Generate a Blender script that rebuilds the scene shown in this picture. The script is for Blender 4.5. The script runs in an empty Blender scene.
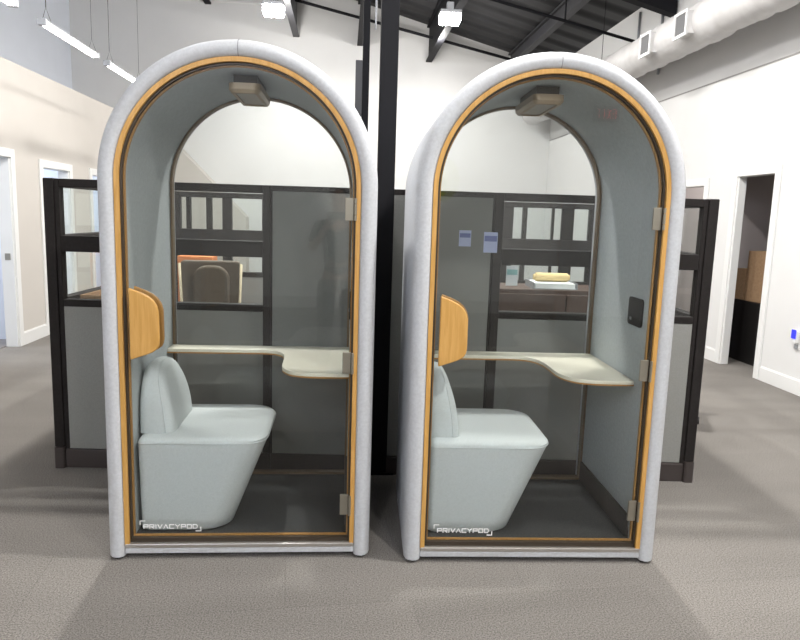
import bpy, bmesh, math, random
from mathutils import Vector, Matrix
random.seed(7)
S = bpy.context.scene
COL = S.collection
PI = math.pi

# ------------------------------------------------------------------ camera
YAW, PITCH, ROLL, CAMH, FPX = .0862, .1522, .0312, 1.5264, 684.8
f = Vector((math.sin(YAW)*math.cos(PITCH), math.cos(YAW)*math.cos(PITCH), -math.sin(PITCH)))
r = Vector((math.cos(YAW), -math.sin(YAW), 0))
u = r.cross(f)
c_, s_ = math.cos(ROLL), math.sin(ROLL)
R1 = c_*r + s_*u
U1 = -s_*r + c_*u
cd = bpy.data.cameras.new('camera')
cam = bpy.data.objects.new('camera', cd)
COL.objects.link(cam)
M = Matrix((R1, U1, -f)).transposed().to_4x4()
M.translation = Vector((0, 0, CAMH))
cam.matrix_world = M
cd.sensor_width = 36
cd.lens = FPX/800*36
cd.clip_start = .02
S.camera = cam

# ------------------------------------------------------------------ world, exposure, lights
w = bpy.data.worlds.new('world')
S.world = w
w.use_nodes = True
w.node_tree.nodes['Background'].inputs[0].default_value = (.8, .88, 1, 1)
w.node_tree.nodes['Background'].inputs[1].default_value = .15
S.view_settings.view_transform = 'Standard'
S.view_settings.look = 'None'
S.view_settings.gamma = 1
S.view_settings.use_curve_mapping = False
S.view_settings.exposure = 0.2

def area(name, loc, size, power, col=(1, .97, .93), rot=(0, 0, 0), sy=None):
    l = bpy.data.lights.new(name, 'AREA')
    l.energy = power
    l.color = col
    l.size = size
    if sy:
        l.shape = 'RECTANGLE'
        l.size_y = sy
    o = bpy.data.objects.new(name, l)
    o.location = loc
    o.rotation_euler = rot
    COL.objects.link(o)
    return o
# overhead high bays of the hall, above and behind the frame
def bulb(name, loc, power, rad=.13, col=(1, .975, .94)):
    l = bpy.data.lights.new(name, 'POINT')
    l.energy = power
    l.color = col
    l.shadow_soft_size = rad
    o = bpy.data.objects.new(name, l)
    o.location = loc
    COL.objects.link(o)
for x, y, p in ((-1.02, -2.5, 160), (-1.02, 0, 40), (-1.02, 5, 420), (-1.02, 7.5, 200), (-1.02, 12.4, 260),
                (1.57, -2.5, 250), (1.57, 0, 330), (1.57, 2.5, 430), (1.57, 5, 420), (1.57, 7.5, 180), (1.57, 12.4, 230)):
    bulb('high_bay_light', (x, y, 4.42), p*.24, .09)
    area('high_bay_light', (x, y, 4.40), .16, p*.24)
# unseen bluish fill lamp behind the camera, added to brighten the upper walls
area('cool_upper_fill', (-2.6, -5.0, 4.6), 3.2, 300, (.76, .85, 1), (-PI/2+.05, 0, 0), 1.1)
# daylight-white lamps inside the side offices
for (x, y, p, c) in ((-5.2, 7.0, 45, (.9, .95, 1)), (-5.2, 8.9, 55, (.9, .95, 1)), (-5.2, 10.9, 50, (.9, .95, 1)),
                     (5.6, 6.6, 2.5, (1, .93, .88)), (5.6, 8.6, 34, (1, .98, .95))):
    area('office_light', (x, y, 2.55), .8, p, c)

# ------------------------------------------------------------------ materials
def mat(name, col, rough=.6, metal=0, spec=.4, noise=0, nscale=30, bump=0, bscale=200, emit=None, es=0, col2=None):
    m = bpy.data.materials.new(name)
    m.use_nodes = True
    nt = m.node_tree
    b = nt.nodes['Principled BSDF']
    b.inputs['Base Color'].default_value = (*col, 1)
    b.inputs['Roughness'].default_value = rough
    b.inputs['Metallic'].default_value = metal
    b.inputs['Specular IOR Level'].default_value = spec
    if emit:
        b.inputs['Emission Color'].default_value = (*emit, 1)
        b.inputs['Emission Strength'].default_value = es
    tc = nt.nodes.new('ShaderNodeTexCoord')
    if noise or col2:
        n = nt.nodes.new('ShaderNodeTexNoise')
        n.inputs['Scale'].default_value = nscale
        n.inputs['Detail'].default_value = 6
        rp = nt.nodes.new('ShaderNodeValToRGB')
        k2 = col2 or tuple(min(1, v*(1+noise)) for v in col)
        k1 = col if col2 else tuple(v*(1-noise) for v in col)
        rp.color_ramp.elements[0].position = .35
        rp.color_ramp.elements[1].position = .65
        rp.color_ramp.elements[0].color = (*k1, 1)
        rp.color_ramp.elements[1].color = (*k2, 1)
        nt.links.new(tc.outputs['Object'], n.inputs['Vector'])
        nt.links.new(n.outputs['Fac'], rp.inputs['Fac'])
        nt.links.new(rp.outputs['Color'], b.inputs['Base Color'])
    if bump:
        n2 = nt.nodes.new('ShaderNodeTexNoise')
        n2.inputs['Scale'].default_value = bscale
        n2.inputs['Detail'].default_value = 3
        bp = nt.nodes.new('ShaderNodeBump')
        bp.inputs['Strength'].default_value = bump
        bp.inputs['Distance'].default_value = .004
        nt.links.new(tc.outputs['Object'], n2.inputs['Vector'])
        nt.links.new(n2.outputs['Fac'], bp.inputs['Height'])
        nt.links.new(bp.outputs['Normal'], b.inputs['Normal'])
    return m

def wood(name, c1, c2, scale=(30, 30, 2.2), rough=.45):
    m = mat(name, c1, rough)
    nt = m.node_tree
    b = nt.nodes['Principled BSDF']
    tc = nt.nodes.new('ShaderNodeTexCoord')
    mp = nt.nodes.new('ShaderNodeMapping')
    mp.inputs['Scale'].default_value = scale
    n = nt.nodes.new('ShaderNodeTexNoise')
    n.inputs['Scale'].default_value = 3
    n.inputs['Detail'].default_value = 8
    n.inputs['Distortion'].default_value = .6
    rp = nt.nodes.new('ShaderNodeValToRGB')
    rp.color_ramp.elements[0].color = (*c1, 1)
    rp.color_ramp.elements[1].color = (*c2, 1)
    rp.color_ramp.elements[0].position = .3
    rp.color_ramp.elements[1].position = .7
    nt.links.new(tc.outputs['Object'], mp.inputs[0])
    nt.links.new(mp.outputs[0], n.inputs['Vector'])
    nt.links.new(n.outputs['Fac'], rp.inputs['Fac'])
    nt.links.new(rp.outputs['Color'], b.inputs['Base Color'])
    return m

def glass(name, tint, ior=1.5, boost=1.0):
    """thin clear pane: tinted see-through plus a Fresnel mirror on its outer side"""
    m = bpy.data.materials.new(name)
    m.use_nodes = True
    nt = m.node_tree
    nt.nodes.clear()
    out = nt.nodes.new('ShaderNodeOutputMaterial')
    tr = nt.nodes.new('ShaderNodeBsdfTransparent')
    tr.inputs[0].default_value = (*tint, 1)
    gl = nt.nodes.new('ShaderNodeBsdfGlossy')
    gl.inputs['Roughness'].default_value = 0.0
    gl.inputs[0].default_value = (1, 1, 1, 1)
    fr = nt.nodes.new('ShaderNodeFresnel')
    fr.inputs[0].default_value = ior
    ge = nt.nodes.new('ShaderNodeNewGeometry')
    inv = nt.nodes.new('ShaderNodeMath')
    inv.operation = 'SUBTRACT'
    inv.inputs[0].default_value = boost
    mu = nt.nodes.new('ShaderNodeMath')
    mu.operation = 'MULTIPLY'
    mu.use_clamp = True
    mx = nt.nodes.new('ShaderNodeMixShader')
    bf = nt.nodes.new('ShaderNodeMath')
    bf.operation = 'MULTIPLY'
    bf.inputs[1].default_value = boost
    nt.links.new(ge.outputs['Backfacing'], bf.inputs[0])
    nt.links.new(bf.outputs[0], inv.inputs[1])
    nt.links.new(fr.outputs[0], mu.inputs[0])
    nt.links.new(inv.outputs[0], mu.inputs[1])
    nt.links.new(mu.outputs[0], mx.inputs[0])
    nt.links.new(tr.outputs[0], mx.inputs[1])
    nt.links.new(gl.outputs[0], mx.inputs[2])
    nt.links.new(mx.outputs[0], out.inputs[0])
    return m

FELT = mat('pale_felt', (.505, .515, .535), .95, spec=.15, noise=.05, nscale=90, bump=.35, bscale=350)
LINING = mat('grey_lining_felt', (.44, .475, .485), .95, spec=.1, noise=.05, nscale=60, bump=.3, bscale=350)
SEATF = mat('seat_fabric', (.535, .57, .57), .9, spec=.15, noise=.04, nscale=120, bump=.3, bscale=500)
OAK = wood('oak', (.50, .265, .06), (.61, .345, .105))
OAKEDGE = wood('oak_edge', (.34, .17, .045), (.45, .24, .07))
BRONZE = mat('dark_bronze', (.055, .042, .03), .4, metal=.3)
BRONZE2 = mat('bronze_lamp', (.20, .14, .085), .4, metal=.4)
LAMPM = mat('champagne_metal', (.34, .26, .17), .4, metal=.2)
NICKEL = mat('satin_nickel', (.36, .335, .28), .35, metal=.9)
STEEL = mat('sill_steel', (.55, .52, .49), .3, metal=.8)
BRASS = mat('copper_trim', (.36, .2, .08), .35, metal=.5)
DGLASS = glass('door_glass', (.955, .965, .962), 1.5, 1.0)
BGLASS = glass('back_glass', (.965, .972, .97), 1.5, 1.0)
CGLASS = glass('partition_glass', (.95, .965, .96), 1.5, 1.0)
WHITEINK = mat('white_print', (.95, .95, .95), .6)
BLACK = mat('black_plastic', (.012, .011, .011), .4)
DKCARPET = mat('pod_carpet', (.062, .063, .063), 1, spec=.05, noise=.25, nscale=160, bump=.5, bscale=400)
SKIRT = mat('dark_skirting', (.052, .045, .042), .6)
DESKTOP = mat('cream_laminate', (.70, .67, .56), .4)
DIFF = mat('lamp_diffuser', (.42, .40, .36), .5)
FRAME = mat('charcoal_frame', (.017, .0145, .014), .6, spec=.15, noise=.1, nscale=60)
PANELF = mat('grey_panel_fabric', (.235, .235, .222), .9, spec=.15, noise=.08, nscale=200, bump=.2, bscale=500)
KICK = mat('brown_kick', (.045, .036, .034), .5)
WALLW = mat('white_paint', (.65, .647, .64), .7, spec=.2, noise=.012, nscale=3)
WALLB = mat('cool_white_paint', (.77, .81, .89), .7, spec=.2, noise=.012, nscale=3)
WALLC = mat('cream_paint', (.53, .50, .465), .7, spec=.2, noise=.012, nscale=3)
WALLD = mat('taupe_paint', (.40, .36, .35), .7, spec=.2)
TRIMW = mat('trim_white', (.70, .70, .69), .45)
DECK = mat('roof_deck', (.011, .011, .013), .6)
BEAM = mat('beam_paint', (.009, .009, .011), .6, spec=.12)
BEAMG = mat('beam_grey', (.035, .035, .04), .5)
DUCTM = mat('white_duct', (.56, .55, .545), .55, noise=.05, nscale=8, bump=1, bscale=14)
GALV = mat('register_metal', (.6, .6, .6), .4, metal=.3)
REG = mat('register_grille', (.22, .22, .225), .5)
TUBE = mat('tube_glow', (1, 1, 1), .4, emit=(1, .985, .95), es=17)
BAYG = mat('bay_glow', (1, 1, 1), .4, emit=(1, .97, .92), es=120)
GREYM = mat('grey_metal', (.33, .34, .36), .45, metal=.4)
WIRE = mat('grey_wire', (.10, .10, .105), .7, spec=.1)
CARD = mat('cardboard', (.33, .21, .12), .85, noise=.08, nscale=40)
BROWNLEATHER = mat('brown_leather', (.14, .108, .078), .55, noise=.1, nscale=40)
CREAM = mat('cream_piping', (.62, .52, .36), .6)
ORANGE = mat('orange_board', (.75, .25, .08), .6)
PAPER = mat('white_paper', (.82, .84, .85), .7)
TEAL = mat('teal_print', (.35, .62, .62), .7)
LAV = mat('lavender_paper', (.52, .57, .82), .7)
INDIGO = mat('indigo_print', (.16, .19, .45), .7)
WALNUT = wood('dark_walnut', (.045, .024, .016), (.08, .042, .028))
YELLOWC = mat('kraft_roll', (.62, .48, .24), .8)
TASK = mat('task_chair_mesh', (.05, .05, .052), .8, noise=.1)
BLUELED = mat('blue_led', (.02, .02, .7), .4, emit=(.02, .03, 1), es=1.2)
REDLED = mat('red_letters', (.8, .05, .05), .4, emit=(1, .05, .06), es=3)
WOODFLOOR = wood('plank_floor', (.17, .15, .14), (.26, .24, .23), (1.2, 9, 1))

# hall carpet: salt and pepper loop pile laid as tiles
CARPET = mat('hall_carpet', (.2, .18, .165), 1, spec=.05)
def carpet():
    nt = CARPET.node_tree
    b = nt.nodes['Principled BSDF']
    tc = nt.nodes.new('ShaderNodeTexCoord')
    n = nt.nodes.new('ShaderNodeTexNoise')
    n.inputs['Scale'].default_value = 165
    n.inputs['Detail'].default_value = 5
    rp = nt.nodes.new('ShaderNodeValToRGB')
    rp.color_ramp.elements[0].position = .34
    rp.color_ramp.elements[1].position = .68
    rp.color_ramp.elements[0].color = (.115, .107, .099, 1)
    rp.color_ramp.elements[1].color = (.285, .267, .246, 1)
    br = nt.nodes.new('ShaderNodeTexBrick')
    br.offset = .5
    br.inputs['Scale'].default_value = 1
    br.inputs['Brick Width'].default_value = 1.0
    br.inputs['Row Height'].default_value = .5
    br.inputs['Mortar Size'].default_value = .002
    br.inputs['Color1'].default_value = (.96, .96, .96, 1)
    br.inputs['Color2'].default_value = (1.04, 1.04, 1.04, 1)
    br.inputs['Mortar'].default_value = (.86, .86, .86, 1)
    mx = nt.nodes.new('ShaderNodeMix')
    mx.data_type = 'RGBA'
    mx.blend_type = 'MULTIPLY'
    mx.inputs[0].default_value = 1
    mp = nt.nodes.new('ShaderNodeMapping')
    mp.inputs['Rotation'].default_value = (0, 0, -.08)
    st = nt.nodes.new('ShaderNodeTexNoise')
    st.inputs['Scale'].default_value = 1.6
    mp2 = nt.nodes.new('ShaderNodeMapping')
    mp2.inputs['Scale'].default_value = (.5, 2.2, 1)
    rp2 = nt.nodes.new('ShaderNodeValToRGB')
    rp2.color_ramp.elements[0].position = .3
    rp2.color_ramp.elements[1].position = .7
    rp2.color_ramp.elements[0].color = (.93, .93, .93, 1)
    rp2.color_ramp.elements[1].color = (1.05, 1.05, 1.05, 1)
    mx2 = nt.nodes.new('ShaderNodeMix')
    mx2.data_type = 'RGBA'
    mx2.blend_type = 'MULTIPLY'
    mx2.inputs[0].default_value = 1
    bp = nt.nodes.new('ShaderNodeBump')
    bp.inputs['Strength'].default_value = .35
    bp.inputs['Distance'].default_value = .004
    L = nt.links.new
    L(tc.outputs['Object'], n.inputs['Vector'])
    L(tc.outputs['Object'], mp.inputs[0])
    L(mp.outputs[0], br.inputs['Vector'])
    L(tc.outputs['Object'], mp2.inputs[0])
    L(mp2.outputs[0], st.inputs['Vector'])
    L(st.outputs['Fac'], rp2.inputs[0])
    L(n.outputs['Fac'], rp.inputs[0])
    L(rp.outputs[0], mx.inputs[6])
    L(br.outputs['Color'], mx.inputs[7])
    L(mx.outputs[2], mx2.inputs[6])
    L(rp2.outputs[0], mx2.inputs[7])
    L(mx2.outputs[2], b.inputs['Base Color'])
    L(n.outputs['Fac'], bp.inputs['Height'])
    L(bp.outputs[0], b.inputs['Normal'])
carpet()
def deckbump():
    nt = DECK.node_tree
    b = nt.nodes['Principled BSDF']
    tc = nt.nodes.new('ShaderNodeTexCoord')
    wv = nt.nodes.new('ShaderNodeTexWave')
    wv.bands_direction = 'Y'
    wv.inputs['Scale'].default_value = .55
    bp = nt.nodes.new('ShaderNodeBump')
    bp.inputs['Strength'].default_value = 1
    bp.inputs['Distance'].default_value = .08
    nt.links.new(tc.outputs['Object'], wv.inputs['Vector'])
    nt.links.new(wv.outputs['Fac'], bp.inputs['Height'])
    nt.links.new(bp.outputs[0], b.inputs['Normal'])
deckbump()

# ------------------------------------------------------------------ helpers
def tag(o, label=None, cat=None, group=None, kind=None):
    if label: o['label'] = label
    if cat: o['category'] = cat
    if group: o['group'] = group
    if kind: o['kind'] = kind
    return o
def empty(name, loc, rz=0, label=None, cat=None, group=None):
    o = bpy.data.objects.new(name, None)
    o.empty_display_size = .1
    COL.objects.link(o)
    o.location = loc
    o.rotation_euler = (0, 0, rz)
    return tag(o, label, cat, group)
def build(name, bm, m, parent=None, smooth=False, bev=0, seg=2, auto=None):
    bmesh.ops.recalc_face_normals(bm, faces=bm.faces)
    me = bpy.data.meshes.new(name)
    bm.to_mesh(me)
    bm.free()
    me.materials.append(m)
    if smooth:
        for p in me.polygons: p.use_smooth = True
    if auto is not None:
        me.shade_smooth() if hasattr(me, 'shade_smooth') else None
        me.set_sharp_from_angle(angle=auto)
    o = bpy.data.objects.new(name, me)
    COL.objects.link(o)
    if parent: o.parent = parent
    if bev:
        md = o.modifiers.new('bevel', 'BEVEL')
        md.width = bev
        md.segments = seg
        md.limit_method = 'ANGLE'
        md.angle_limit = .6
    return o
def box(bm, x0, x1, y0, y1, z0, z1):
    v = [bm.verts.new(p) for p in ((x0, y0, z0), (x1, y0, z0), (x1, y1, z0), (x0, y1, z0), (x0, y0, z1), (x1, y0, z1), (x1, y1, z1), (x0, y1, z1))]
    for q in ((0, 3, 2, 1), (4, 5, 6, 7), (0, 1, 5, 4), (1, 2, 6, 5), (2, 3, 7, 6), (3, 0, 4, 7)):
        bm.faces.new([v[i] for i in q])
    return bm
def B(*bs):
    bm = bmesh.new()
    for b in bs: box(bm, *b)
    return bm
def prism(bm, pts, h0, h1, axis='y'):
    """outline pts (p,q) extruded along an axis"""
    def P(p, q, h):
        return {'y': (p, h, q), 'z': (p, q, h), 'x': (h, p, q)}[axis]
    a = [bm.verts.new(P(p, q, h0)) for p, q in pts]
    b = [bm.verts.new(P(p, q, h1)) for p, q in pts]
    n = len(pts)
    bm.faces.new(a)
    bm.faces.new(b[::-1])
    for i in range(n):
        j = (i+1) % n
        bm.faces.new((a[i], a[j], b[j], b[i]))
    return bm
def tube(bm, pts, rad, n=8, cap=True):
    pts = [Vector(p) for p in pts]
    rings = []
    for i, p in enumerate(pts):
        t = (pts[min(i+1, len(pts)-1)]-pts[max(i-1, 0)]).normalized()
        a = t.orthogonal().normalized() if i == 0 else (rings_a - t*rings_a.dot(t)).normalized()
        rings_a = a
        b = t.cross(a)
        rr = rad[i] if isinstance(rad, (list, tuple)) else rad
        rings.append([bm.verts.new(p+rr*(math.cos(2*PI*k/n)*a+math.sin(2*PI*k/n)*b)) for k in range(n)])
    for A, Bq in zip(rings, rings[1:]):
        for k in range(n):
            bm.faces.new((A[k], A[(k+1) % n], Bq[(k+1) % n], Bq[k]))
    if cap:
        bm.faces.new(rings[0][::-1])
        bm.faces.new(rings[-1])
    return bm
def loft(bm, rings, cap=True):
    vs = [[bm.verts.new(p) for p in rg] for rg in rings]
    n = len(vs[0])
    for A, Bq in zip(vs, vs[1:]):
        for k in range(n):
            bm.faces.new((A[k], A[(k+1) % n], Bq[(k+1) % n], Bq[k]))
    if cap:
        bm.faces.new(vs[0][::-1])
        bm.faces.new(vs[-1])
    return bm
def rrect(x0, x1, y0, y1, rad, n=6):
    """rounded rectangle outline; rad one value or 4 (x1y1, x0y1, x0y0, x1y0)"""
    if not isinstance(rad, (list, tuple)): rad = [rad]*4
    out = []
    for k, (cx, cy, sx, sy) in enumerate(((x1, y1, -1, -1), (x0, y1, 1, -1), (x0, y0, 1, 1), (x1, y0, -1, 1))):
        rr = max(rad[k], 1e-4)
        for i in range(n+1):
            a = PI/2*(k+i/n)
            out.append((cx+sx*rr+rr*math.cos(a), cy+sy*rr+rr*math.sin(a)))
    return out
def copy_tree(o, parent=None):
    c = o.copy()
    COL.objects.link(c)
    if parent: c.parent = parent
    for ch in list(o.children): copy_tree(ch, c)
    return c
def struct(name, bm, m, **k):
    o = build(name, bm, m, **k)
    o['kind'] = 'structure'
    return o

# ------------------------------------------------------------------ room shell
XL, XR, YF, YB = -3.45, 4.2, 14.2, -5.2        # left office front, right wall, far wall, wall behind the camera
XU, ZL = -5.25, 2.97                             # upper left wall, top of the office block
def roof(x): return 4.57 + .265*(XR - x)
struct('floor', B((-8.2, 8.2, YB-.2, YF+.3, -.1, 0)), CARPET)
bm = bmesh.new()
prism(bm, [(XR+.5, roof(XR+.5)), (XU-.3, roof(XU-.3)), (XU-.3, roof(XU-.3)+.15), (XR+.5, roof(XR+.5)+.15)], YB-.2, YF+.3)
struct('ceiling', bm, DECK)
bm = bmesh.new()
prism(bm, [(XR+.2, 0), (XR+.2, roof(XR+.2)), (XU-.2, roof(XU-.2)), (XU-.2, 0)], YF, YF+.15)
struct('wall_far', bm, WALLW)
bm = bmesh.new()
prism(bm, [(XR+.2, 0), (XR+.2, roof(XR+.2)), (XU-.2, roof(XU-.2)), (XU-.2, 0)], YB-.15, YB)
struct('wall_back', bm, WALLW)
def wall_with_openings(name, x0, x1, ya, yb, ztop, ops, m):
    bm = bmesh.new()
    y = ya
    for (o0, o1, zt) in ops:
        box(bm, x0, x1, y, o0, 0, ztop)
        box(bm, x0, x1, o0, o1, zt, ztop)
        y = o1
    box(bm, x0, x1, y, yb, 0, ztop)
    return struct(name, bm, m)
LOPS = ((6.66, 7.55, 1.99), (8.32, 9.10, 1.94), (9.88, 10.7, 1.94))
ROPS = ((6.49, 7.14, 2.04), (7.81, 8.60, 1.97))
wall_with_openings('wall_left', XL-.12, XL, YB, YF, ZL, LOPS, WALLC)
wall_with_openings('wall_right', XR, XR+.085, YB, YF, roof(XR), ROPS, WALLW)
struct('wall_upper_left', B((XU-.12, XU, YB, YF, ZL-.2, roof(XU))), WALLB)
struct('trim_1', B((XU, XL-.12, YB, YF, ZL-.12, ZL-.003)), WALLC)                   # flat lid of the left office block
struct('trim_2', B((XR-.006, XR, YB, YF, 3.125, 3.14)), mat('reveal_shadow_grey', (.30, .29, .28), .7))        # reveal line along the right wall
struct('trim_3', B((XU, -1.66, YF-.03, YF, 5.46, 5.50)), TRIMW)                      # pale bead across the far wall
bm = bmesh.new()
prism(bm, [(XL, 2.97), (-2.55, 2.05), (-1.9, 1.4), (-1.9, 0), (XL, 0)], YF-.5, YF-.02)
struct('trim_4', bm, WALLC)                                                          # sloping stair parapet in the far left corner
# rooms behind the openings
struct('wall_left_office', B((-7.0, -6.9, 5.9, 11.8, 0, 2.85), (-6.9, XL-.12, 5.85, 5.95, 0, 2.85), (-6.9, XL-.12, 7.9, 8.0, 0, 2.85),
       (-6.9, XL-.12, 9.5, 9.6, 0, 2.85), (-6.9, XL-.12, 11.7, 11.8, 0, 2.85), (-7.0, XL-.12, 5.85, 11.8, 2.75, 2.849)), WALLB)
struct('floor_left_office', B((-6.9, XL-.125, 5.95, 11.7, .0, .012)), WOODFLOOR)
struct('wall_right_office', B((7.1, 7.2, 5.5, 9.4, 0, 2.75), (XR+.13, 7.1, 5.4, 5.5, 0, 2.75), (XR+.085, 7.1, 7.63, 7.72, 0, 2.75),
       (XR+.13, 7.1, 9.4, 9.5, 0, 2.75), (XR+.13, 7.2, 5.4, 9.5, 2.65, 2.75)), WALLD)
def casing(name, x, side, o0, o1, zt, wd=.085):
    t = .02*side
    a, b2 = sorted((x, x+t))
    dp = .125 if side > 0 else .083
    j0, j1 = sorted((x+.002*side, x-dp*side))
    return struct(name, B((a, b2, o0-wd, o0, 0, zt+wd), (a, b2, o1, o1+wd, 0, zt+wd), (a, b2, o0, o1, zt, zt+wd),
                   (j0, j1, o0-.015, o0+.004, 0, zt), (j0, j1, o1-.02, o1+.015, 0, zt), (j0, j1, o0, o1, zt-.004, zt+.015)), TRIMW, bev=.004)
for i, (a, b2, z) in enumerate(LOPS): casing('door_%d' % (i+1), XL, 1, a, b2, z)
casing('door_4', XR, -1, *ROPS[0])
casing('door_5', XR, -1, *ROPS[1])
def baseb(name, x, side, segs):
    bm = bmesh.new()
    for (a, b2) in segs:
        p, q = sorted((x, x+.016*side))
        box(bm, p, q, a, b2, 0, .13)
        p, q = sorted((x, x+.009*side))
        box(bm, p, q, a, b2, .13, .142)
    return struct(name, bm, TRIMW)
baseb('baseboard_left', XL, 1, ((YB, 6.575), (7.635, 8.235), (9.185, 9.795), (10.785, YF-.5)))
baseb('baseboard_right', XR, -1, ((YB, 6.40), (7.225, 7.725), (8.685, YF)))
# strike plate on the near-left jamb
o = build('strike_plate', B((XL-.085, XL-.03, 7.524, 7.530, .93, 1.0)), NICKEL)
tag(o, 'metal strike plate on the white jamb of the left doorway', 'strike plate')

# ------------------------------------------------------------------ roof steel, pipes, duct, lights
G = 'roof joists running to the far wall'
JL = {-2.66: 'short dark roof joist end at the top left of the far wall', -.98: 'grey roof joist end just right of the left high bay light',
      .27: 'dark roof joist end seen left of the black column', 1.64: 'dark roof joist running past the right high bay light',
      3.3: 'broad grey roof beam running down behind the right pod top'}
for x, dz in ((-2.66, .98), (-.98, 1.05), (.27, .82), (1.64, .70), (3.3, .26)):
    y0 = YB+.1 if x > 3 else 7.5
    hi = roof(x)-.02
    lo = roof(x)-dz
    bm = B((x-.06, x+.06, y0, YF-.02, lo, lo+.03), (x-.012, x+.012, y0, YF-.02, lo+.03, hi-.03), (x-.06, x+.06, y0, YF-.02, hi-.03, hi))
    o = build('roof_joist', bm, BEAMG if x in (-.98, 3.3) else BEAM)
    tag(o, JL[x], 'beam', G)
def slopebar(name, x0, x1, y0, y1, off, hgt, m):
    bm = bmesh.new()
    prism(bm, [(x0, roof(x0)-off), (x1, roof(x1)-off), (x1, roof(x1)-off+hgt), (x0, roof(x0)-off+hgt)], y0, y1)
    return build(name, bm, m)
o = slopebar('roof_beam', -3, XR-.02, 8.9, 9.05, .42, .40, BEAM)
tag(o, 'deep black roof beam crossing at the top right above the white duct', 'beam')
def pipe(pts, rad, label, m=BEAM):
    bm = bmesh.new()
    tube(bm, pts, rad)
    o = build('sprinkler_pipe', bm, m, smooth=True)
    return tag(o, label, 'pipe')
pipe([(-3.4, 13.6, 5.93), (-1.0, 13.6, 5.42), (1.93, 13.6, 4.81), (3.6, 13.6, 4.46)], .028, 'thin black sprinkler pipe slanting across the far wall behind the black column')
sp = pipe([(-1.5, 9.6, 5.17), (1.43, 9.6, 4.53), (XR-.02, 9.6, 3.93)], .022, 'thin black sprinkler pipe slanting under the deck above the right pod')
bm = bmesh.new()
tube(bm, [(2.95, 9.6, 4.2), (2.95, 9.6, roof(2.95)-.02)], .012, 6)
build('hanger_rod', bm, BEAM, sp)
for y, z0, lab in ((10.05, 3.5, 'thin vertical conduit on the upper right wall, farther from camera'), (9.3, 3.5, 'thin vertical conduit on the upper right wall beside the first duct register')):
    bm = bmesh.new()
    tube(bm, [(XR-.02, y, z0), (XR-.02, y, 4.5)], .018)
    o = build('conduit', bm, GREYM, smooth=True)
    tag(o, lab, 'conduit')

# white fabric-look duct along the right wall
duct = empty('air_duct', (3.72, 7.5, 3.6), 0, 'large white wrinkled round air duct running along the upper right wall', 'duct')
bm = bmesh.new()
rings = []
y = -4.5
random.seed(3)
while y < YF-.3:
    rr = .215 + random.uniform(-.007, .01)
    k = y % 1.35
    if k < .12: rr -= .018
    ox, oz = random.uniform(-.008, .008), random.uniform(-.01, .01)
    rings.append([(ox+(rr+random.uniform(-.004, .004))*math.cos(2*PI*i/28), y-7.5, oz+(rr+random.uniform(-.004, .004))*math.sin(2*PI*i/28)) for i in range(28)])
    y += .09
loft(bm, rings)
build('duct_skin', bm, DUCTM, duct, smooth=True)
def register(y, lab):
    g = build('register_collar', B((-.25, -.08, y-7.5-.13, y-7.5+.13, -.14, .085)), DUCTM, duct, bev=.01)
    fr = build('register_frame', B((-.27, -.25, y-7.5-.14, y-7.5-.11, -.16, .10), (-.27, -.25, y-7.5+.11, y-7.5+.14, -.16, .10),
               (-.27, -.25, y-7.5-.11, y-7.5+.11, .07, .10), (-.27, -.25, y-7.5-.11, y-7.5+.11, -.16, -.13)), GALV, g)
    bm = B((-.253, -.251, y-7.5-.11, y-7.5+.11, -.13, .07))
    for i in range(9):
        yy = y-7.5-.10+i*.025
        box(bm, -.263, -.253, yy-.003, yy+.003, -.13, .07)
    build('register_grille', bm, REG, g)
register(7.25, '')
register(8.1, '')
for y in (4.2, 7.2, 10.2):
    bm = bmesh.new()
    tube(bm, [(0, y-7.5, .2), (0, y-7.5, roof(3.72)-3.62)], .004, 6)
    build('duct_hanger', bm, BEAM, duct)

# pendant linear lights on wires
def pendant(y0, label, x=-2.51, z=2.99, L=1.22):
    o = empty('pendant_light', (x, y0, z), 0, label, 'light', 'linear pendant lights over the left aisle')
    bm = B((-.032, .032, 0, L, .026, .045))
    build('housing', bm, GREYM, o, bev=.004)
    bm = bmesh.new()
    for sx in (-.016, .016):
        tube(bm, [(sx, .02, .012), (sx, L-.02, .012)], .013, 10)
    build('glowing_tube', bm, TUBE, o, smooth=True)
    build('end_cap', B((-.036, .036, -.02, .02, -.006, .05)), GREYM, o, bev=.004)
    build('end_cap', B((-.036, .036, L-.02, L+.02, -.006, .05)), GREYM, o, bev=.004)
    for yy in (.08, L-.08):
        bm = bmesh.new()
        tube(bm, [(-.035, yy, .05), (0, yy, .16), (.035, yy, .05)], .003, 5)
        tube(bm, [(0, yy, .16), (.0, yy, roof(x)-z-.01)], .004 if yy < .2 else .0025, 5)
        build('hanging_wire', bm, WIRE, o)
    return o
pendant(6.20, 'glowing linear pendant on thin wires, larger fully visible one at upper left')
pendant(7.78, 'glowing linear pendant on thin wires, smaller one partly behind left pod top')
pendant(4.46, 'glowing linear pendant cut off by the upper left corner')

def high_bay(x, y, z, label):
    o = empty('high_bay', (x, y, z), 0, label, 'light', 'high bay lights under the dark roof')
    build('housing', B((-.15, .15, -.13, .13, .03, .08), (-.05, .05, -.05, .05, .09, .2)), GREYM, o, bev=.01)
    for sx in (-.075, .075):
        bm = bmesh.new()
        loft(bm, [[(sx+a*k, b2*k, zz) for a, b2 in rrect(-.065, .065, -.11, .11, .03)] for k, zz in ((1, .03), (1, -.06), (.85, -.085))])
        build('lens', bm, BAYG, o)
    bm = bmesh.new()
    tube(bm, [(0, 0, .2), (0, 0, roof(x)-z-.02)], .008, 6)
    build('suspension_rod', bm, BEAM, o)
high_bay(-1.0, 10, 4.25, 'glowing high bay light above the gap right of the left pod apex')
high_bay(1.43, 10, 4.27, 'glowing high bay light to the right of the black column')

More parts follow.
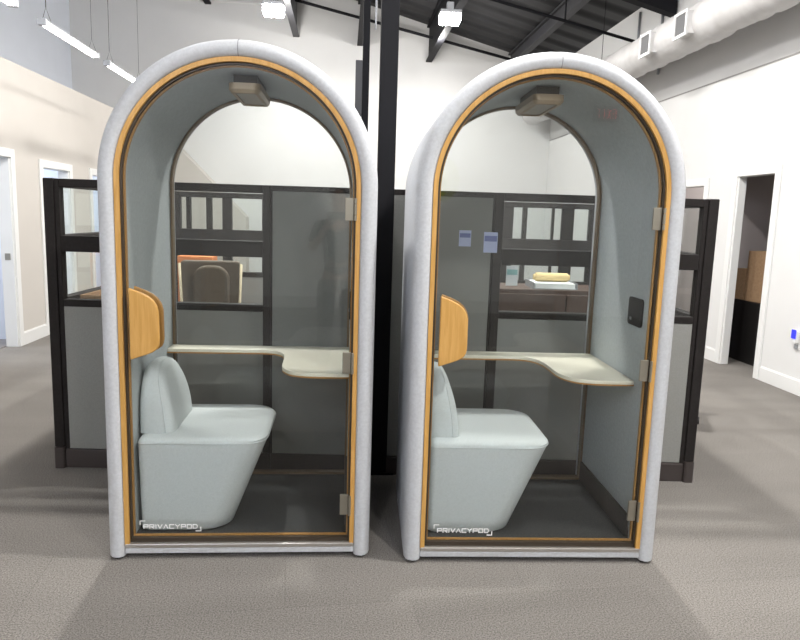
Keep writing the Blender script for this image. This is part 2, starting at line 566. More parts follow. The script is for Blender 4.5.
# security camera on the far wall
o = empty('security_camera', (-3.05, YF-.5, 2.93), 0, 'small white security camera near the far left corner', 'camera')
bm = bmesh.new()
tube(bm, [(0, .45, .02), (0, .0, .02)], .025)
build('bracket', bm, TRIMW, o)
bm = bmesh.new()
tube(bm, [(0, .02, 0), (.03, -.2, -.05)], .055, 14)
build('camera_body', bm, GREYM, o, smooth=False)

# black column and conduit box between the pods
o = empty('steel_column', (.233, 3.915, 0), -.0, 'tall square black steel column standing between the two pods', 'column')
build('shaft', B((-.048, .048, -.048, .048, .012, roof(.233)-.1)), BEAM, o, bev=.004)
build('base_plate', B((-.09, .09, -.055, .055, 0, .012)), BEAM, o)
o = empty('riser_pipe', (.115, 4.3, 1.69), 0, 'slim black riser post with flat box, just left of the black column', 'pipe')
build('riser', B((-.017, .024, -.02, .02, -1.69, roof(.115)-1.79)), BEAM, o)
build('flat_box', B((-.058, -.017, -.03, .03, .42, .74)), mat('dark_grey_box', (.05, .05, .055), .5), o, bev=.003)
bm = bmesh.new()
tube(bm, [(.07, .3, 1.0), (.07, .3, roof(.185)-1.7)], .006, 6)
build('thin_cable', bm, GREYM, o)

# ------------------------------------------------------------------ cubicle of panels
CO = Vector((-1.675, 4.029, 0))
CA = math.atan2(-.25, 3.819)
def cub(s, d, z=0):
    return Vector((CO.x+s*math.cos(CA)-d*math.sin(CA), CO.y+s*math.sin(CA)+d*math.cos(CA), z))
H = 1.667
def windowed(s, d, wd, rz, label, e0=.04, e1=.04, bars=()):
    o = empty('cubicle_divider', cub(s, d), CA+rz, label, 'divider')
    t = .03
    fr = B((0, e0, -t, t, .115, H), (wd-e1, wd, -t, t, .115, H), (e0, wd-e1, -t, t, H-.045, H), (e0, wd-e1, -t, t, 1.265, 1.355), (e0, wd-e1, -t, t, .955, .995))
    for (a, b2) in bars: box(fr, a, b2, -.022, .022, .995, 1.265); box(fr, a, b2, -.022, .022, 1.355, H-.045)
    build('frame', fr, FRAME, o, bev=.004)
    build('window_pane', B((e0, wd-e1, -.004, .004, 1.355, H-.045)), CGLASS, o)
    build('window_pane', B((e0, wd-e1, -.004, .004, .995, 1.265)), CGLASS, o)
    build('fabric_panel', B((.012, wd-.012, -.026, .026, .115, .955)), PANELF, o, bev=.003)
    build('kick_plate', B((0, wd, -.034, .034, .0, .112)), KICK, o, bev=.006)
    return o
def solid(s, d, wd, rz, label, h=H):
    o = empty('cubicle_divider', cub(s, d), CA+rz, label, 'divider')
    build('frame', B((0, .008, -.03, .03, .115, h), (wd-.008, wd, -.03, .03, .115, h), (.008, wd-.008, -.03, .03, h-.03, h)), FRAME, o, bev=.003)
    build('fabric_panel', B((.008, wd-.008, -.026, .026, .115, h-.03)), PANELF, o, bev=.003)
    build('kick_plate', B((0, wd, -.034, .034, 0, .112)), KICK, o, bev=.006)
    return o
def post(s, d, label):
    o = empty('corner_post', cub(s, d), CA, label, 'post', 'cubicle corner posts')
    build('shaft', B((-.029, .029, -.036, .03, .126, H+.002)), FRAME, o, bev=.006)
    bm = bmesh.new()
    prism(bm, rrect(-.030, .030, -.05, .04, .015), 0, .125, 'z')
    build('base_cover', bm, KICK, o)
windowed(.081, 0, 1.192, 0, 'dark framed partition with two windows over grey fabric, behind the left pod', .025, .042)
solid(1.276, 0, 1.25, 0, 'plain grey fabric partition between the two windowed partitions')
windowed(2.53, 0, 1.203, 0, 'dark framed partition with two windows over grey fabric, behind the right pod', .05, .025)
post(.050, 0, 'dark corner post at the left end of the partition row, left of the left pod')
post(3.764, 0, 'dark corner post at the right end of the partition row, right of the right pod')
BACKD = 2.05
windowed(.081, BACKD, 1.192, 0, 'rear windowed partition seen through the windows behind the left pod', .075, .08, ((.125, .162), (.295, .341), (.432, .511), (.77, .82)))
solid(1.276, BACKD, 1.25, 0, 'plain grey rear partition hidden behind the middle grey partition')
windowed(2.53, BACKD, 1.203, 0, 'rear windowed partition seen through the windows behind the right pod', .05, .03, ((.38, .478), (.558, .597), (.812, .832), (.898, 1.002), (1.132, 1.164)))
post(.050, BACKD, 'far corner post at the back left of the cubicle')
post(3.764, BACKD, 'far corner post at the back right of the cubicle')
windowed(.050, .045, .96, PI/2, 'left side partition with windows, nearer half, leading back from the left corner post')
windowed(.050, 1.012, .98, PI/2, 'left side partition with windows, farther half')
windowed(3.764, .045, .96, PI/2, 'right side partition with windows, nearer half, leading back from the right corner post')
windowed(3.764, 1.012, .98, PI/2, 'right side partition with windows, farther half')
solid(1.91, .035, 1.98, PI/2, 'low grey spine partition dividing the two cubicle bays', 1.2)

# desks and clutter inside the cubicle
def cubdesk(s0, s1, d0, d1, label):
    o = empty('cubicle_desk', cub(s0, d0), CA, label, 'desk')
    build('desktop', B((0, s1-s0, 0, d1-d0, .70, .73)), WALNUT, o, bev=.004)
    for a in (.04, s1-s0-.04):
        for b2 in (.04, d1-d0-.04):
            build('leg', B((a-.025, a+.025, b2-.025, b2+.025, 0, .70)), FRAME, o)
    return o
cubdesk(.10, .49, .06, 1.0, 'dark wood cubicle desk under the left window, left side')
cubdesk(.09, 1.8, 1.42, 1.99, 'dark wood cubicle desk along the rear partition of the left bay')
cubdesk(2.02, 3.7, 1.42, 1.99, 'dark wood cubicle desk along the rear partition of the right bay')
# open wooden tray box behind the left window
o = empty('storage_box', cub(.295, .40, .731), CA, 'open brown box behind the lower left window of the partition', 'box')
bm = B((-.17, .17, -.26, .26, 0, .012), (-.17, -.158, -.26, .26, .012, .27), (.158, .17, -.26, .26, .012, .27), (-.158, .158, -.26, -.248, .012, .27), (-.158, .158, .248, .26, .012, .27))
build('box_body', bm, CARD, o)
build('box_divider', B((-.006, .006, -.248, .248, .012, .22)), CARD, o)
# orange box on rear desk
o = build('orange_box', B((-.14, .14, -.08, .08, 0, .42)), ORANGE, bev=.006)
o.location = cub(.40, 1.66, .731)
o.rotation_euler = (0, 0, CA)
tag(o, 'orange board box behind the brown armchair, seen through left pod', 'box')
# brown armchair in the left bay
o = empty('armchair', cub(.77, .62), CA+.12, 'brown leather armchair with cream piping seen through the left pod', 'chair')
def backshape(x0, x1, tx, z0, z1, rad):
    pts = [(x0, z0), (x1, z0)]
    top = []
    for (cx, a0) in ((x1+tx-rad, 0), (x0-tx+rad, PI/2)):
        for i in range(7):
            a = a0+PI/2*i/6
            top.append((cx+rad*math.cos(a), z1-rad+rad*math.sin(a)))
    return pts+top
bm = bmesh.new()
prism(bm, backshape(-.165, .165, .03, .42, 1.19, .03), .0, .05)
build('backrest', bm, BROWNLEATHER, o, bev=.01)
bm = bmesh.new()
prism(bm, backshape(-.10, .115, .01, .5, 1.16, .09), -.045, -.002)
build('back_cushion', bm, BROWNLEATHER, o, bev=.014)
for sx in (-1, 1):
    bm = bmesh.new()
    tube(bm, [(sx*.168, .0, .44), (sx*.198, .0, 1.17)], .009, 8)
    build('piping', bm, CREAM, o, smooth=True)
build('seat', B((-.2, .2, .05, .52, .36, .46)), BROWNLEATHER, o, bev=.03)
for sx in (-1, 1):
    for yy in (.03, .46):
        build('leg', B((sx*.165-.02, sx*.165+.02, yy-.02, yy+.02, 0, .37)), WALNUT, o)
# dark cabinet, yellow roll and trays in the right bay
o = empty('storage_cabinet', cub(2.66, .62), CA, 'dark brown low cabinet behind the lower window seen through right pod', 'cabinet')
build('body', B((0, .95, .02, .45, 0, 1.06)), WALNUT, o, bev=.004)
build('door', B((.01, .47, 0, .018, .04, 1.03)), WALNUT, o, bev=.003)
build('door', B((.48, .94, 0, .018, .04, 1.03)), WALNUT, o, bev=.003)
for x in (.43, .52):
    bm = bmesh.new()
    tube(bm, [(x, -.02, .55), (x, -.02, .67)], .006)
    build('handle', bm, NICKEL, o)
o = empty('document_tray', cub(2.95, .66, 1.061), CA, 'grey paper tray on the dark cabinet, under the yellow roll', 'tray')
build('tray_shell', B((-.03, .27, 0, .28, 0, .006), (-.03, .27, .274, .28, .006, .045), (-.03, -.024, 0, .274, .006, .045), (.264, .27, 0, .274, .006, .045)), GREYM, o)
build('paper_stack', B((-.015, .255, .01, .26, .006, .04)), PAPER, o)
bm = bmesh.new()
tube(bm, [(-.11, 0, 0), (.11, 0, 0)], .03, 16)
tube(bm, [(-.125, 0, 0), (.125, 0, 0)], .02, 14)
o = build('paper_roll', bm, YELLOWC, smooth=False)
o.location = cub(3.07, .8, 1.133)
o.rotation_euler = (0, 0, CA)
tag(o, 'kraft yellow paper roll lying on the grey tray', 'paper roll')
# papers
def sheet(s, d, z0, z1, wd, m1, m2, name, label, group=None):
    o = empty(name, cub(s, d, z0), CA, label, 'paper', group)
    h = z1-z0
    build('sheet', B((0, wd, -.0012, 0, 0, h)), m1, o)
    bm = B((.004, wd-.004, -.0022, -.0012, h*.55, h*.82))
    build('printed_band', bm, m2, o)
    return o
sheet(2.334, -.0275, 1.362, 1.452, .068, LAV, INDIGO, 'pinned_notice', 'small lavender notice pinned on grey partition, left of two')
sheet(2.474, -.0315, 1.331, 1.446, .078, LAV, INDIGO, 'pinned_notice', 'larger lavender notice at the partition edge, right of two')
sheet(2.615, -.006, 1.145, 1.258, .068, PAPER, TEAL, 'taped_notice', 'white and teal notice taped inside the lower window behind right pod')
# grey task chair mostly hidden right of the cubicle
o = empty('task_chair', (2.52, 5.0, 0), -.4, 'grey task chair barely peeking out behind the right end of the partitions', 'chair')
build('seat', B((-.22, .22, -.22, .22, .43, .50)), TASK, o, bev=.03)
build('backrest', B((-.2, .2, .2, .25, .58, .84)), TASK, o, bev=.02)
build('back_stem', B((-.03, .03, .22, .26, .40, .60)), BLACK, o)
bm = bmesh.new()
tube(bm, [(0, 0, .08), (0, 0, .43)], .025, 10)
build('gas_column', bm, BLACK, o)
for k in range(5):
    a = 2*PI*k/5
    bm = bmesh.new()
    tube(bm, [(0, 0, .1), (.25*math.cos(a), .25*math.sin(a), .065)], .018, 8)
    lg = build('base_leg', bm, BLACK, o)
    bm = bmesh.new()
    tube(bm, [(.25*math.cos(a)-.012, .25*math.sin(a), .03), (.25*math.cos(a)+.012, .25*math.sin(a), .03)], .03, 12)
    build('caster', bm, BLACK, lg)

# dark room behind the right doorway
o = empty('filing_cabinet', (4.95, 7.28, 0), 0, 'near-black cabinet in the dark room behind right doorway', 'cabinet')
build('body', B((-.43, .45, -.3, .3, 0, .69)), BLACK, o, bev=.005)
for k in range(2):
    d = build('drawer', B((-.42, .44, -.318, -.3, .03+k*.33, .34+k*.33)), BLACK, o, bev=.004)
    build('handle', B((-.08, .08, -.335, -.318, .22+k*.33, .235+k*.33)), NICKEL, d)
for (x, y, z, sx, sy, sz, lab) in ((4.62, 7.485, .691, .08, .075, .35, 'lower cardboard box beside the taller one in right doorway, farther in'),
                                    (4.67, 7.23, .691, .12, .14, .56, 'taller cardboard box on the dark cabinet in right doorway, nearer the camera')):
    o = empty('cardboard_box', (x, y, z), .1, lab, 'box', 'cardboard boxes in the dark room')
    build('carton', B((-sx, sx, -sy, sy, 0, sz)), CARD, o, bev=.004)
    build('packing_tape', B((-.025, .025, -sy-.001, sy+.001, sz-.02, sz+.001)), YELLOWC, o)
# plug-in with blue light on the right wall
o = empty('wall_outlet', (XR, 5.89, .43), 0, 'white wall outlet with plugged-in blue night light on right wall', 'outlet')
build('cover_plate', B((-.006, 0, -.04, .04, -.02, .12)), TRIMW, o, bev=.002)
n = build('night_light', B((-.05, -.006, -.025, .025, .04, .16)), TRIMW, o, bev=.008)
build('blue_lens', B((-.058, -.048, -.027, .027, .085, .165)), BLUELED, n)
build('plug', B((-.03, -.006, -.015, .015, -.012, .03)), GREYM, o, bev=.003)

# ------------------------------------------------------------------ office pods
W, Z0, ZS, WB, ZB = .498, .0653, 1.631, .462, .097
NA = 48
def archpath(d, z0, n=NA):
    """points and outward normals of the arch at offset d from the trim line"""
    out = [(-(W+d), z0), (-(W+d), (z0+ZS)/2)]
    for i in range(n+1):
        a = PI-PI*i/n
        out.append(((W+d)*math.cos(a), ZS+(W+d)*math.sin(a)))
    out += [((W+d), (z0+ZS)/2), ((W+d), z0)]
    return out
def archsweep(bm, prof, z0, closed=True):
    cols = [[bm.verts.new((x, b2, z)) for x, z in archpath(d, z0)] for d, b2 in prof]
    n, m = len(cols), len(cols[0])
    for i in range(n if closed else n-1):
        A, Bq = cols[i], cols[(i+1) % n]
        for k in range(m-1):
            bm.faces.new((A[k], A[k+1], Bq[k+1], Bq[k]))
    if closed:
        bm.faces.new([cc[0] for cc in cols])
        bm.faces.new([cc[-1] for cc in cols][::-1])
    return bm
def rect(d0, d1, b0, b1): return [(d0, b0), (d1, b0), (d1, b1), (d0, b1)]
GL = {'P': [[(0, 0), (0, 1), (1, 1), (1, .42), (.18, .42)]], 'R': [[(0, 0), (0, 1), (1, 1), (1, .45), (.35, .45), (1, 0)]], 'I': [[(.5, 0), (.5, 1)]],
      'V': [[(0, 1), (.5, 0), (1, 1)]], 'A': [[(0, 0), (.5, 1), (1, 0)]], 'C': [[(1, 1), (0, 1), (0, 0), (1, 0)]], 'Y': [[(0, 1), (.5, .5), (1, 1)], [(.5, .5), (.5, 0)]],
      'O': [[(0, 0), (0, 1), (1, 1), (1, 0), (0, 0)]], 'D': [[(0, 0), (0, 1), (.75, 1), (1, .75), (1, .25), (.75, 0), (0, 0)]]}
def stroke(bm, pts, t, y):
    for (x0, z0), (x1, z1) in zip(pts, pts[1:]):
        dx, dz = x1-x0, z1-z0
        L = math.hypot(dx, dz)
        dx, dz = dx/L, dz/L
        e = t/2*.9
        x0, z0, x1, z1 = x0-dx*e, z0-dz*e, x1+dx*e, z1+dz*e
        nx, nz = -dz*t/2, dx*t/2
        prism(bm, [(x0+nx, z0+nz), (x1+nx, z1+nz), (x1-nx, z1-nz), (x0-nx, z0-nz)], y-.0008, y)
def make_pod(loc, rz, label):
    o = empty('office_pod', loc, rz, label, 'office pod', 'arched glass office pods')
    # felt shell with a padded front edge
    prof = [(0, .03), (0, .004), (.006, -.008), (.02, -.017), (.036, -.019), (.052, -.012), (.065, .004), (.071, .03),
            (.071, .81), (.066, .845), (.05, .862), (.02, .868), (-.03, .868), (-.03, .82), (0, .82)]
    bm = bmesh.new()
    archsweep(bm, prof, .014)
    sh = build('felt_shell', bm, FELT, o, auto=.7)
    # stitched seam at the crown
    bm = bmesh.new()
    rings = []
    for a in (PI/2-.0028, PI/2+.0028):
        rings.append([((W+d*1.0+(.0015 if d > .03 else 0))*math.cos(a), b2-(.0012 if b2 < .02 else 0), ZS+(W+d+(.0012 if d > .04 else 0))*math.sin(a)) for d, b2 in prof[1:10]])
    for k in range(len(rings[0])-1):
        bm.faces.new([bm.verts.new(p) for p in (rings[0][k], rings[0][k+1], rings[1][k+1], rings[1][k])])
    build('crown_seam', bm, mat('seam_thread', (.2, .2, .21), .9) if 'seam_thread' not in bpy.data.materials else bpy.data.materials['seam_thread'], sh)
    # inner lining and skirting
    bm = bmesh.new()
    archsweep(bm, rect(-.03, -.002, .05, .78), .075)
    build('felt_lining', bm, LINING, o, auto=.7)
    build('skirting', B((W-.042, W-.03, .062, .765, .089, .195)), SKIRT, o, bev=.003)
    # front frame
    bm = bmesh.new()
    archsweep(bm, rect(-.019, 0, -.004, .03), Z0)
    fr = build('oak_trim', bm, OAK, o, auto=.7)
    bm = bmesh.new()
    archsweep(bm, rect(-.028, -.019, .010, .05), .07)
    box(bm, -W+.019, W-.019, .010, .05, .07, .090)
    build('dark_reveal', bm, BRONZE, o, auto=.7)
    bm = bmesh.new()
    archsweep(bm, rect(-.034, -.028, .03, .046), .09)
    box(bm, -W+.028, W-.028, .03, .042, .088, .096)
    build('inner_oak_stop', bm, OAKEDGE, o, auto=.7)
    build('steel_sill', B((-W+.002, W-.002, -.006, .03, .05, .069)), STEEL, o, bev=.003)
    build('felt_plinth', B((-W+.0, W-.0, -.004, .06, .024, .05)), FELT, o, bev=.004)
    # floor tray
    build('pod_floor', B((-W+.003, W-.003, .061, .80, .03, .088)), DKCARPET, o)
    for x in (-.53, .53):
        for y in (.02, .80):
            bm = bmesh.new()
            prism(bm, [(x+.022*math.cos(2*PI*k/12), y+.022*math.sin(2*PI*k/12)) for k in range(12)], 0, .016, 'z')
            build('levelling_foot', bm, BLACK, o)
    # back wall ring, frame and window
    bm = bmesh.new()
    archsweep(bm, rect(-(W-WB), -.028, .78, .815), ZB)
    build('back_surround', bm, LINING, o, auto=.7)
    build('back_sill', B((-W+.03, W-.03, .78, .815, .088, ZB)), SKIRT, o)
    bm = bmesh.new()
    archsweep(bm, rect(-(W-WB)-.008, -(W-WB)+.003, .76, .80), ZB)
    box(bm, -WB, WB, .76, .80, ZB-.008, ZB+.004)
    build('back_frame', bm, BRASS if False else BRONZE2, o, auto=.7)
    bm = bmesh.new()
    prism(bm, archpath(-(W-WB)-.005, ZB+.003), .774, .782)
    build('back_window', bm, BGLASS, o)
    # glass door
    bm = bmesh.new()
    prism(bm, archpath(-.0265, .085), .018, .028)
    door = build('glass_door', bm, DGLASS, o)
    bm = bmesh.new()
    t = .0043
    x0, x1, z0, z1 = -.421, -.192, .1312, .1482
    wds = {'I': .12, 'default': 1}
    letters = 'PRIVACYPOD'
    unit = (x1-x0)/(sum(.12 if ch == 'I' else 1 for ch in letters)+.42*(len(letters)-1))
    x = x0
    for ch in letters:
        wd = unit*(.12 if ch == 'I' else 1)
        for st in GL[ch]:
            stroke(bm, [(x+p*wd, z0+q*(z1-z0)) for p, q in st], t, .0175)
        x += wd+.42*unit
    stroke(bm, [(-.437, .150), (-.437, .166), (-.416, .166)], .004, .0175)
    stroke(bm, [(-.197, .119), (-.176, .119), (-.176, .136)], .004, .0175)
    build('door_lettering', bm, WHITEINK, door)
    # oak pull plates either side of the glass
    out = [(-.450, .892), (-.450, 1.195), (-.40, 1.176), (-.372, 1.162), (-.352, 1.145), (-.338, 1.122), (-.331, 1.095), (-.330, .972), (-.333, .953), (-.341, .938), (-.358, .925), (-.385, .914)]
    bm = bmesh.new()
    prism(bm, out[::-1], -.012, .008)
    build('pull_plate', bm, OAK, door, bev=.005, seg=3)
    bm = bmesh.new()
    prism(bm, [(x+.008, z+.004) for x, z in out][::-1], .036, .052)
    build('pull_plate', bm, OAKEDGE, door, bev=.005, seg=3)
    for z in (.97, 1.10):
        bm = bmesh.new()
        tube(bm, [(-.40, .008, z), (-.40, .036, z)], .012, 12)
        build('pull_bolt', bm, NICKEL, door)
    for z in (1.543, .888, .243):
        h = build('hinge', B((.434, .470, .006, .018, z-.047, z+.047)), NICKEL, door, bev=.002)
        bm = bmesh.new()
        tube(bm, [(.477, -.004, z-.046), (.477, -.004, z-.024)], .006, 10)
        tube(bm, [(.477, -.004, z-.022), (.477, -.004, z+.022)], .006, 10)
        tube(bm, [(.477, -.004, z+.024), (.477, -.004, z+.046)], .006, 10)
        build('hinge_barrel', bm, NICKEL, h)
    # ceiling lamp
    bm = bmesh.new()
    oo = rrect(-.068, .068, .15, .55, .03)
    ii = rrect(-.044, .044, .18, .52, .012)
    lv = [[(a, b2, 2.056) for a, b2 in oo], [(a, b2, 2.030) for a, b2 in oo], [(a, b2, 2.016) for a, b2 in rrect(-.058, .058, .162, .538, .024)], [(a, b2, 2.015) for a, b2 in ii], [(a, b2, 2.026) for a, b2 in ii]]
    loft(bm, lv)
    lp = build('ceiling_lamp', bm, LAMPM, o, auto=.6)
    bm = bmesh.new()
    prism(bm, ii, 2.022, 2.0255, 'z')
    build('diffuser', bm, DIFF, lp)
    build('mounting_block', B((-.05, .05, .19, .51, 2.056, 2.094)), BRONZE, lp)
    # shaped desk
    pts = [(-.466, .772), (-.466, .645)]
    ctrl = [(.02, .648), (.085, .63), (.125, .575), (.142, .50), (.147, .40), (.15, .30), (.163, .235), (.203, .17), (.27, .14), (.34, .133), (.455, .133)]
    for i in range(len(ctrl)-1):
        p0, p1, p2, p3 = ctrl[max(i-1, 0)], ctrl[i], ctrl[i+1], ctrl[min(i+2, len(ctrl)-1)]
        for k in range(5):
            tt = k/5
            pts.append(tuple(.5*((2*p1[j])+(-p0[j]+p2[j])*tt+(2*p0[j]-5*p1[j]+4*p2[j]-p3[j])*tt**2+(-p0[j]+3*p1[j]-3*p2[j]+p3[j])*tt**3) for j in (0, 1)))
    pts += [(.466, .137), (.466, .772)]
    pts = [(a, min(b2, .759)) for a, b2 in pts]
    pts = [q for i, q in enumerate(pts) if i == 0 or (abs(q[0]-pts[i-1][0])+abs(q[1]-pts[i-1][1])) > 1e-5]
    bm = bmesh.new()
    prism(bm, pts, .794, .811, 'z')
    dk = build('desk_shelf', bm, DESKTOP, o, bev=.002)
    bm = bmesh.new()
    prism(bm, pts, .787, .7938, 'z')
    build('desk_core', bm, OAKEDGE, dk)
    # control panel on the right wall
    bm = bmesh.new()
    prism(bm, rrect(.105, .262, 1.06, 1.187, .018), W-.038, W-.029, 'x')
    cp = build('control_panel', bm, BLACK, o)
    bm = bmesh.new()
    prism(bm, rrect(.215, .235, 1.082, 1.095, .003), W-.040, W-.038, 'x')
    build('switch', bm, GREYM, cp)
    return o
PODL, PODR = (-.427, 2.8935, 0), (.8641, 2.8226, 0)
RL, RR = -.005, -.0331
make_pod(PODL, RL, 'arched pale grey office pod with glass door, on the left of the black column')
make_pod(PODR, RR, 'arched pale grey office pod with glass door, on the right of the black column')

def seatrings(levels):
    out = []
    for z, a0, a1, b0, b1, rd in levels:
        out.append([(a, b2, z) for a, b2 in rrect(a0, a1, b0, b1, rd, 8)])
    return out
def make_seat(loc, rz, label, da=0, db=0):
    loc = (loc[0]+da, loc[1]+db, 0)
    o = empty('upholstered_seat', loc, rz, label, 'seat', 'upholstered seats inside the pods')
    bm = bmesh.new()
    R4 = (.13, .02, .03, .11)
    A1 = lambda t: -.066+.168*t
    lv = []
    for t in (0, .03, .15, .3, .45, .6, .75, .9, .97):
        z = .089+.422*t
        ins = .014 if t == 0 else 0
        lv.append((z, -.452+ins, A1(t)-ins, .075-.03*t+ins, .58+.045*t-ins, R4))
    lv += [(.517, -.45, .102, .047, .622, R4), (.528, -.442, .093, .056, .612, R4), (.533, -.42, .07, .08, .59, R4)]
    loft(bm, seatrings(lv))
    build('seat_base', bm, SEATF, o, auto=.9)
    # piping round the top edge
    bm = bmesh.new()
    ring = [Vector((a, b2, .508)) for a, b2 in rrect(-.452, .1025, .0445, .6255, R4, 8)]
    ring.append(ring[0])
    tube(bm, ring, .0022, 5, False)
    build('seat_piping', bm, SEATF, o, smooth=True)
    # domed backrest
    bm = bmesh.new()
    rg = []
    bc, hb, zz, h = .322, .21, .532, .295
    for a, k in ((-.456, .94), (-.446, .98), (-.43, 1.0), (-.37, 1.0), (-.345, .985), (-.325, .95), (-.314, .88), (-.310, .75)):
        ring = []
        for i in range(41):
            t = PI*i/40
            ct, st = math.cos(t), math.sin(t)
            b2 = bc+hb*k*math.copysign(abs(ct)**(2/3.2), ct)
            z = zz+h*(1-(1-k)*.9)*abs(st)**(2/2.8)
            lean = .07*((z-zz)/h)**1.6 if a > -.42 else 0
            ring.append((a-lean*(a+.456)/.146, b2, z))
        for i in range(1, 12):
            ring.append((ring[40][0]+(ring[0][0]-ring[40][0])*i/12, ring[40][1]+(ring[0][1]-ring[40][1])*i/12, zz))
        rg.append(ring)
    loft(bm, rg)
    br = build('backrest', bm, SEATF, o, auto=.9)
    bm = bmesh.new()
    pr = [Vector(p) for p in rg[4][:41]]
    tube(bm, pr, .0025, 5)
    build('backrest_piping', bm, SEATF, br, smooth=True)
    return o
make_seat(PODL, RL, 'pale grey upholstered seat with domed backrest inside the left pod')
make_seat(PODR, RR, 'pale grey upholstered seat with domed backrest inside the right pod', -.008, .02)

# ------------------------------------------------------------------ behind the camera, mirrored in the glass
o = empty('exit_sign', (3.5, YB, 3.05), 0, 'lit red exit sign on the wall behind the camera, mirrored in right pod glass', 'sign')
build('sign_box', B((-.2, .2, .0, .05, 0, .24)), BLACK, o, bev=.005)
bm = bmesh.new()
def bar(x0, x1, z0, z1): box(bm, -x1, -x0, .05, .053, z0, z1)
for k, ch in enumerate('EXIT'):
    x = -.15+k*.08
    if ch == 'E':
        bar(x, x+.014, .05, .19)
        for z in (.05, .113, .176): bar(x+.014, x+.06, z, z+.014)
    if ch == 'I': bar(x+.022, x+.038, .05, .19)
    if ch == 'T':
        bar(x, x+.06, .176, .19)
        bar(x+.023, x+.037, .05, .176)
    if ch == 'X':
        for a, b2 in ((0, .046), (.046, 0)):
            prism(bm, [(-(x+a), .05), (-(x+a+.014), .05), (-(x+b2+.014), .19), (-(x+b2), .19)], .05, .053)
build('sign_letters', bm, REDLED, o)
o = empty('wall_poster', (.92, YB, 1.68), 0, 'white poster with yellow green disc on the wall behind the camera', 'poster')
build('poster_sheet', B((-.36, .36, .0, .012, 0, 1.03)), PAPER, o)
bm = bmesh.new()
prism(bm, [(.08+.3*math.cos(2*PI*k/40)*.9, .42+.34*math.sin(2*PI*k/40)) for k in range(40)], .012, .014)
build('printed_disc', bm, mat('lime_print', (.55, .62, .12), .7), o)

SKIN = mat('skin', (.45, .29, .21), .55)
SHIRT = mat('black_shirt', (.02, .02, .022), .9)
TROUS = mat('black_trousers', (.015, .015, .018), .9)
def ensure_skin(me):
    bm = bmesh.new()
    bm.from_mesh(me)
    bm.verts.layers.skin.verify()
    bm.to_mesh(me)
    bm.free()
def figure(name, joints, edges, m, parent, root=0, sub=2):
    me = bpy.data.meshes.new(name)
    me.from_pydata([j[:3] for j in joints], edges, [])
    ensure_skin(me)
    o = bpy.data.objects.new(name, me)
    COL.objects.link(o)
    if parent: o.parent = parent
    for i, j in enumerate(joints):
        sv = me.skin_vertices[0].data[i]
        sv.radius = (j[3], j[4] if len(j) > 4 else j[3])
        sv.use_root = (i == root)
    o.modifiers.new('skin', 'SKIN')
    ss = o.modifiers.new('subdivision', 'SUBSURF')
    ss.levels = ss.render_levels = sub
    me.materials.append(m)
    for p in me.polygons: p.use_smooth = True
    return o
P = empty('person', (-.08, -.50, 0), 0, 'standing person in black clothes holding a phone, mirrored in left pod glass', 'person')
J = [(0, 0, .93, .11, .085), (0, 0, 1.12, .105, .08), (0, 0, 1.33, .13, .085), (0, .01, 1.46, .055), (0, .02, 1.53, .05), (0, .04, 1.60, .075, .085), (0, .04, 1.68, .078, .092), (0, .03, 1.75, .05, .06)]
E = [(i, i+1) for i in range(7)]
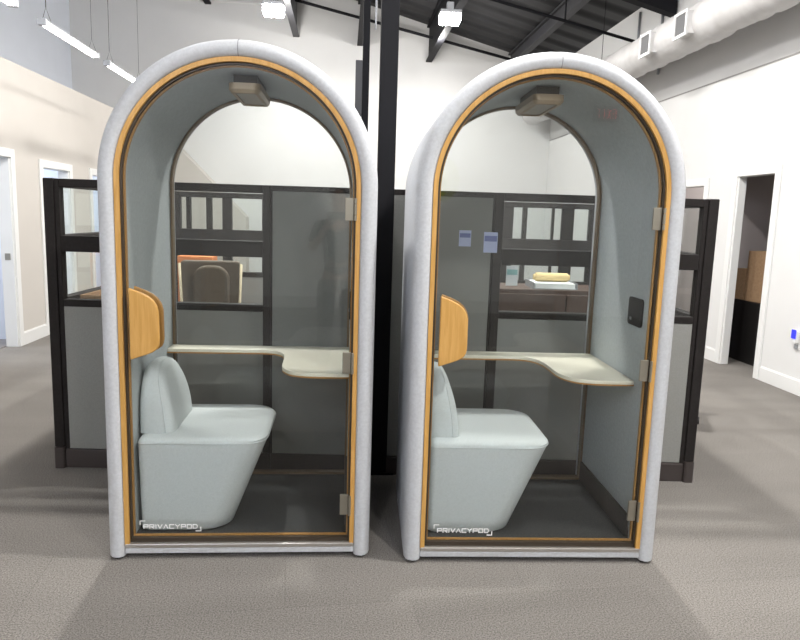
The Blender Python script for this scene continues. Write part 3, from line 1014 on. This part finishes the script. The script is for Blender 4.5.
for sx in (-1, 1):
    b0 = len(J)
    J += [(sx*.10, 0, .88, .085), (sx*.11, .01, .50, .055), (sx*.115, -.01, .10, .037), (sx*.125, .11, .035, .035, .03)]
    E += [(0, b0), (b0, b0+1), (b0+1, b0+2), (b0+2, b0+3)]
    b0 = len(J)
    J += [(sx*.17, 0, 1.41, .055), (sx*.23, .06, 1.19, .042), (sx*.13, .33, 1.36, .03), (sx*.085, .38, 1.44, .028, .018)]
    E += [(2, b0), (b0, b0+1), (b0+1, b0+2), (b0+2, b0+3)]
    for k in range(4):
        f0 = len(J)
        zz = 1.455+k*.02
        J += [(sx*.075, .40, zz, .009), (sx*(.05), .425, zz+.004, .008), (sx*(.02+.004*k), .44, zz+.006, .007)]
        E += [(b0+3, f0), (f0, f0+1), (f0+1, f0+2)]
    f0 = len(J)
    J += [(sx*.07, .385, 1.47, .010), (sx*.045, .38, 1.50, .008)]
    E += [(b0+3, f0), (f0, f0+1)]
figure('body', J, E, SKIN, P)
sh = [(0, 0, .90, .135, .105), (0, 0, 1.12, .125, .10), (0, 0, 1.33, .15, .105), (0, .0, 1.45, .075, .065)]
se = [(0, 1), (1, 2), (2, 3)]
for sx in (-1, 1):
    b0 = len(sh)
    sh += [(sx*.175, 0, 1.405, .068), (sx*.225, .045, 1.235, .058)]
    se += [(2, b0), (b0, b0+1)]
figure('shirt', sh, se, SHIRT, P)
tr = [(0, 0, .95, .125, .10)]
te = []
for sx in (-1, 1):
    b0 = len(tr)
    tr += [(sx*.10, 0, .86, .10), (sx*.11, .01, .50, .075), (sx*.115, -.01, .09, .062)]
    te += [(0, b0), (b0, b0+1), (b0+1, b0+2)]
figure('trousers', tr, te, TROUS, P)
bm = bmesh.new()
bmesh.ops.create_uvsphere(bm, u_segments=20, v_segments=12, radius=1)
for v in bm.verts:
    x, y, z = v.co
    y2 = y*.108+.022
    v.co = (x*.09, min(y2, .075+.03*z) if z < .45 else y2, 1.705+(z*.095 if z > -.3 else -.0285+(z+.3)*.05))
build('hair', bm, BLACK, P, smooth=True)
for sx in (-1, 1):
    bm = bmesh.new()
    bmesh.ops.create_uvsphere(bm, u_segments=10, v_segments=8, radius=.011)
    for v in bm.verts: v.co += Vector((sx*.032, .122, 1.655))
    build('eye', bm, BLACK, P, smooth=True)
    bm = bmesh.new()
    prism(bm, rrect(sx*.12-.045, sx*.12+.045, -.05, .22, .04), .0, .05, 'z')
    build('shoe', bm, BLACK, P, bev=.02)
bm = bmesh.new()
prism(bm, [(-.012, 1.60), (.012, 1.60), (.006, 1.65), (-.006, 1.65)], .10, .142)
build('nose', bm, SKIN, P, bev=.005)
build('mouth', B((-.022, .022, .112, .118, 1.578, 1.585)), mat('lips', (.35, .14, .12), .5), P, bev=.002)
o = build('phone', B((-.078, .078, .442, .450, 1.462, 1.536)), BLACK, bev=.003)
o.location = (-.08, -.50, 0)
tag(o, 'black phone held up level in both hands of the photographer', 'phone')
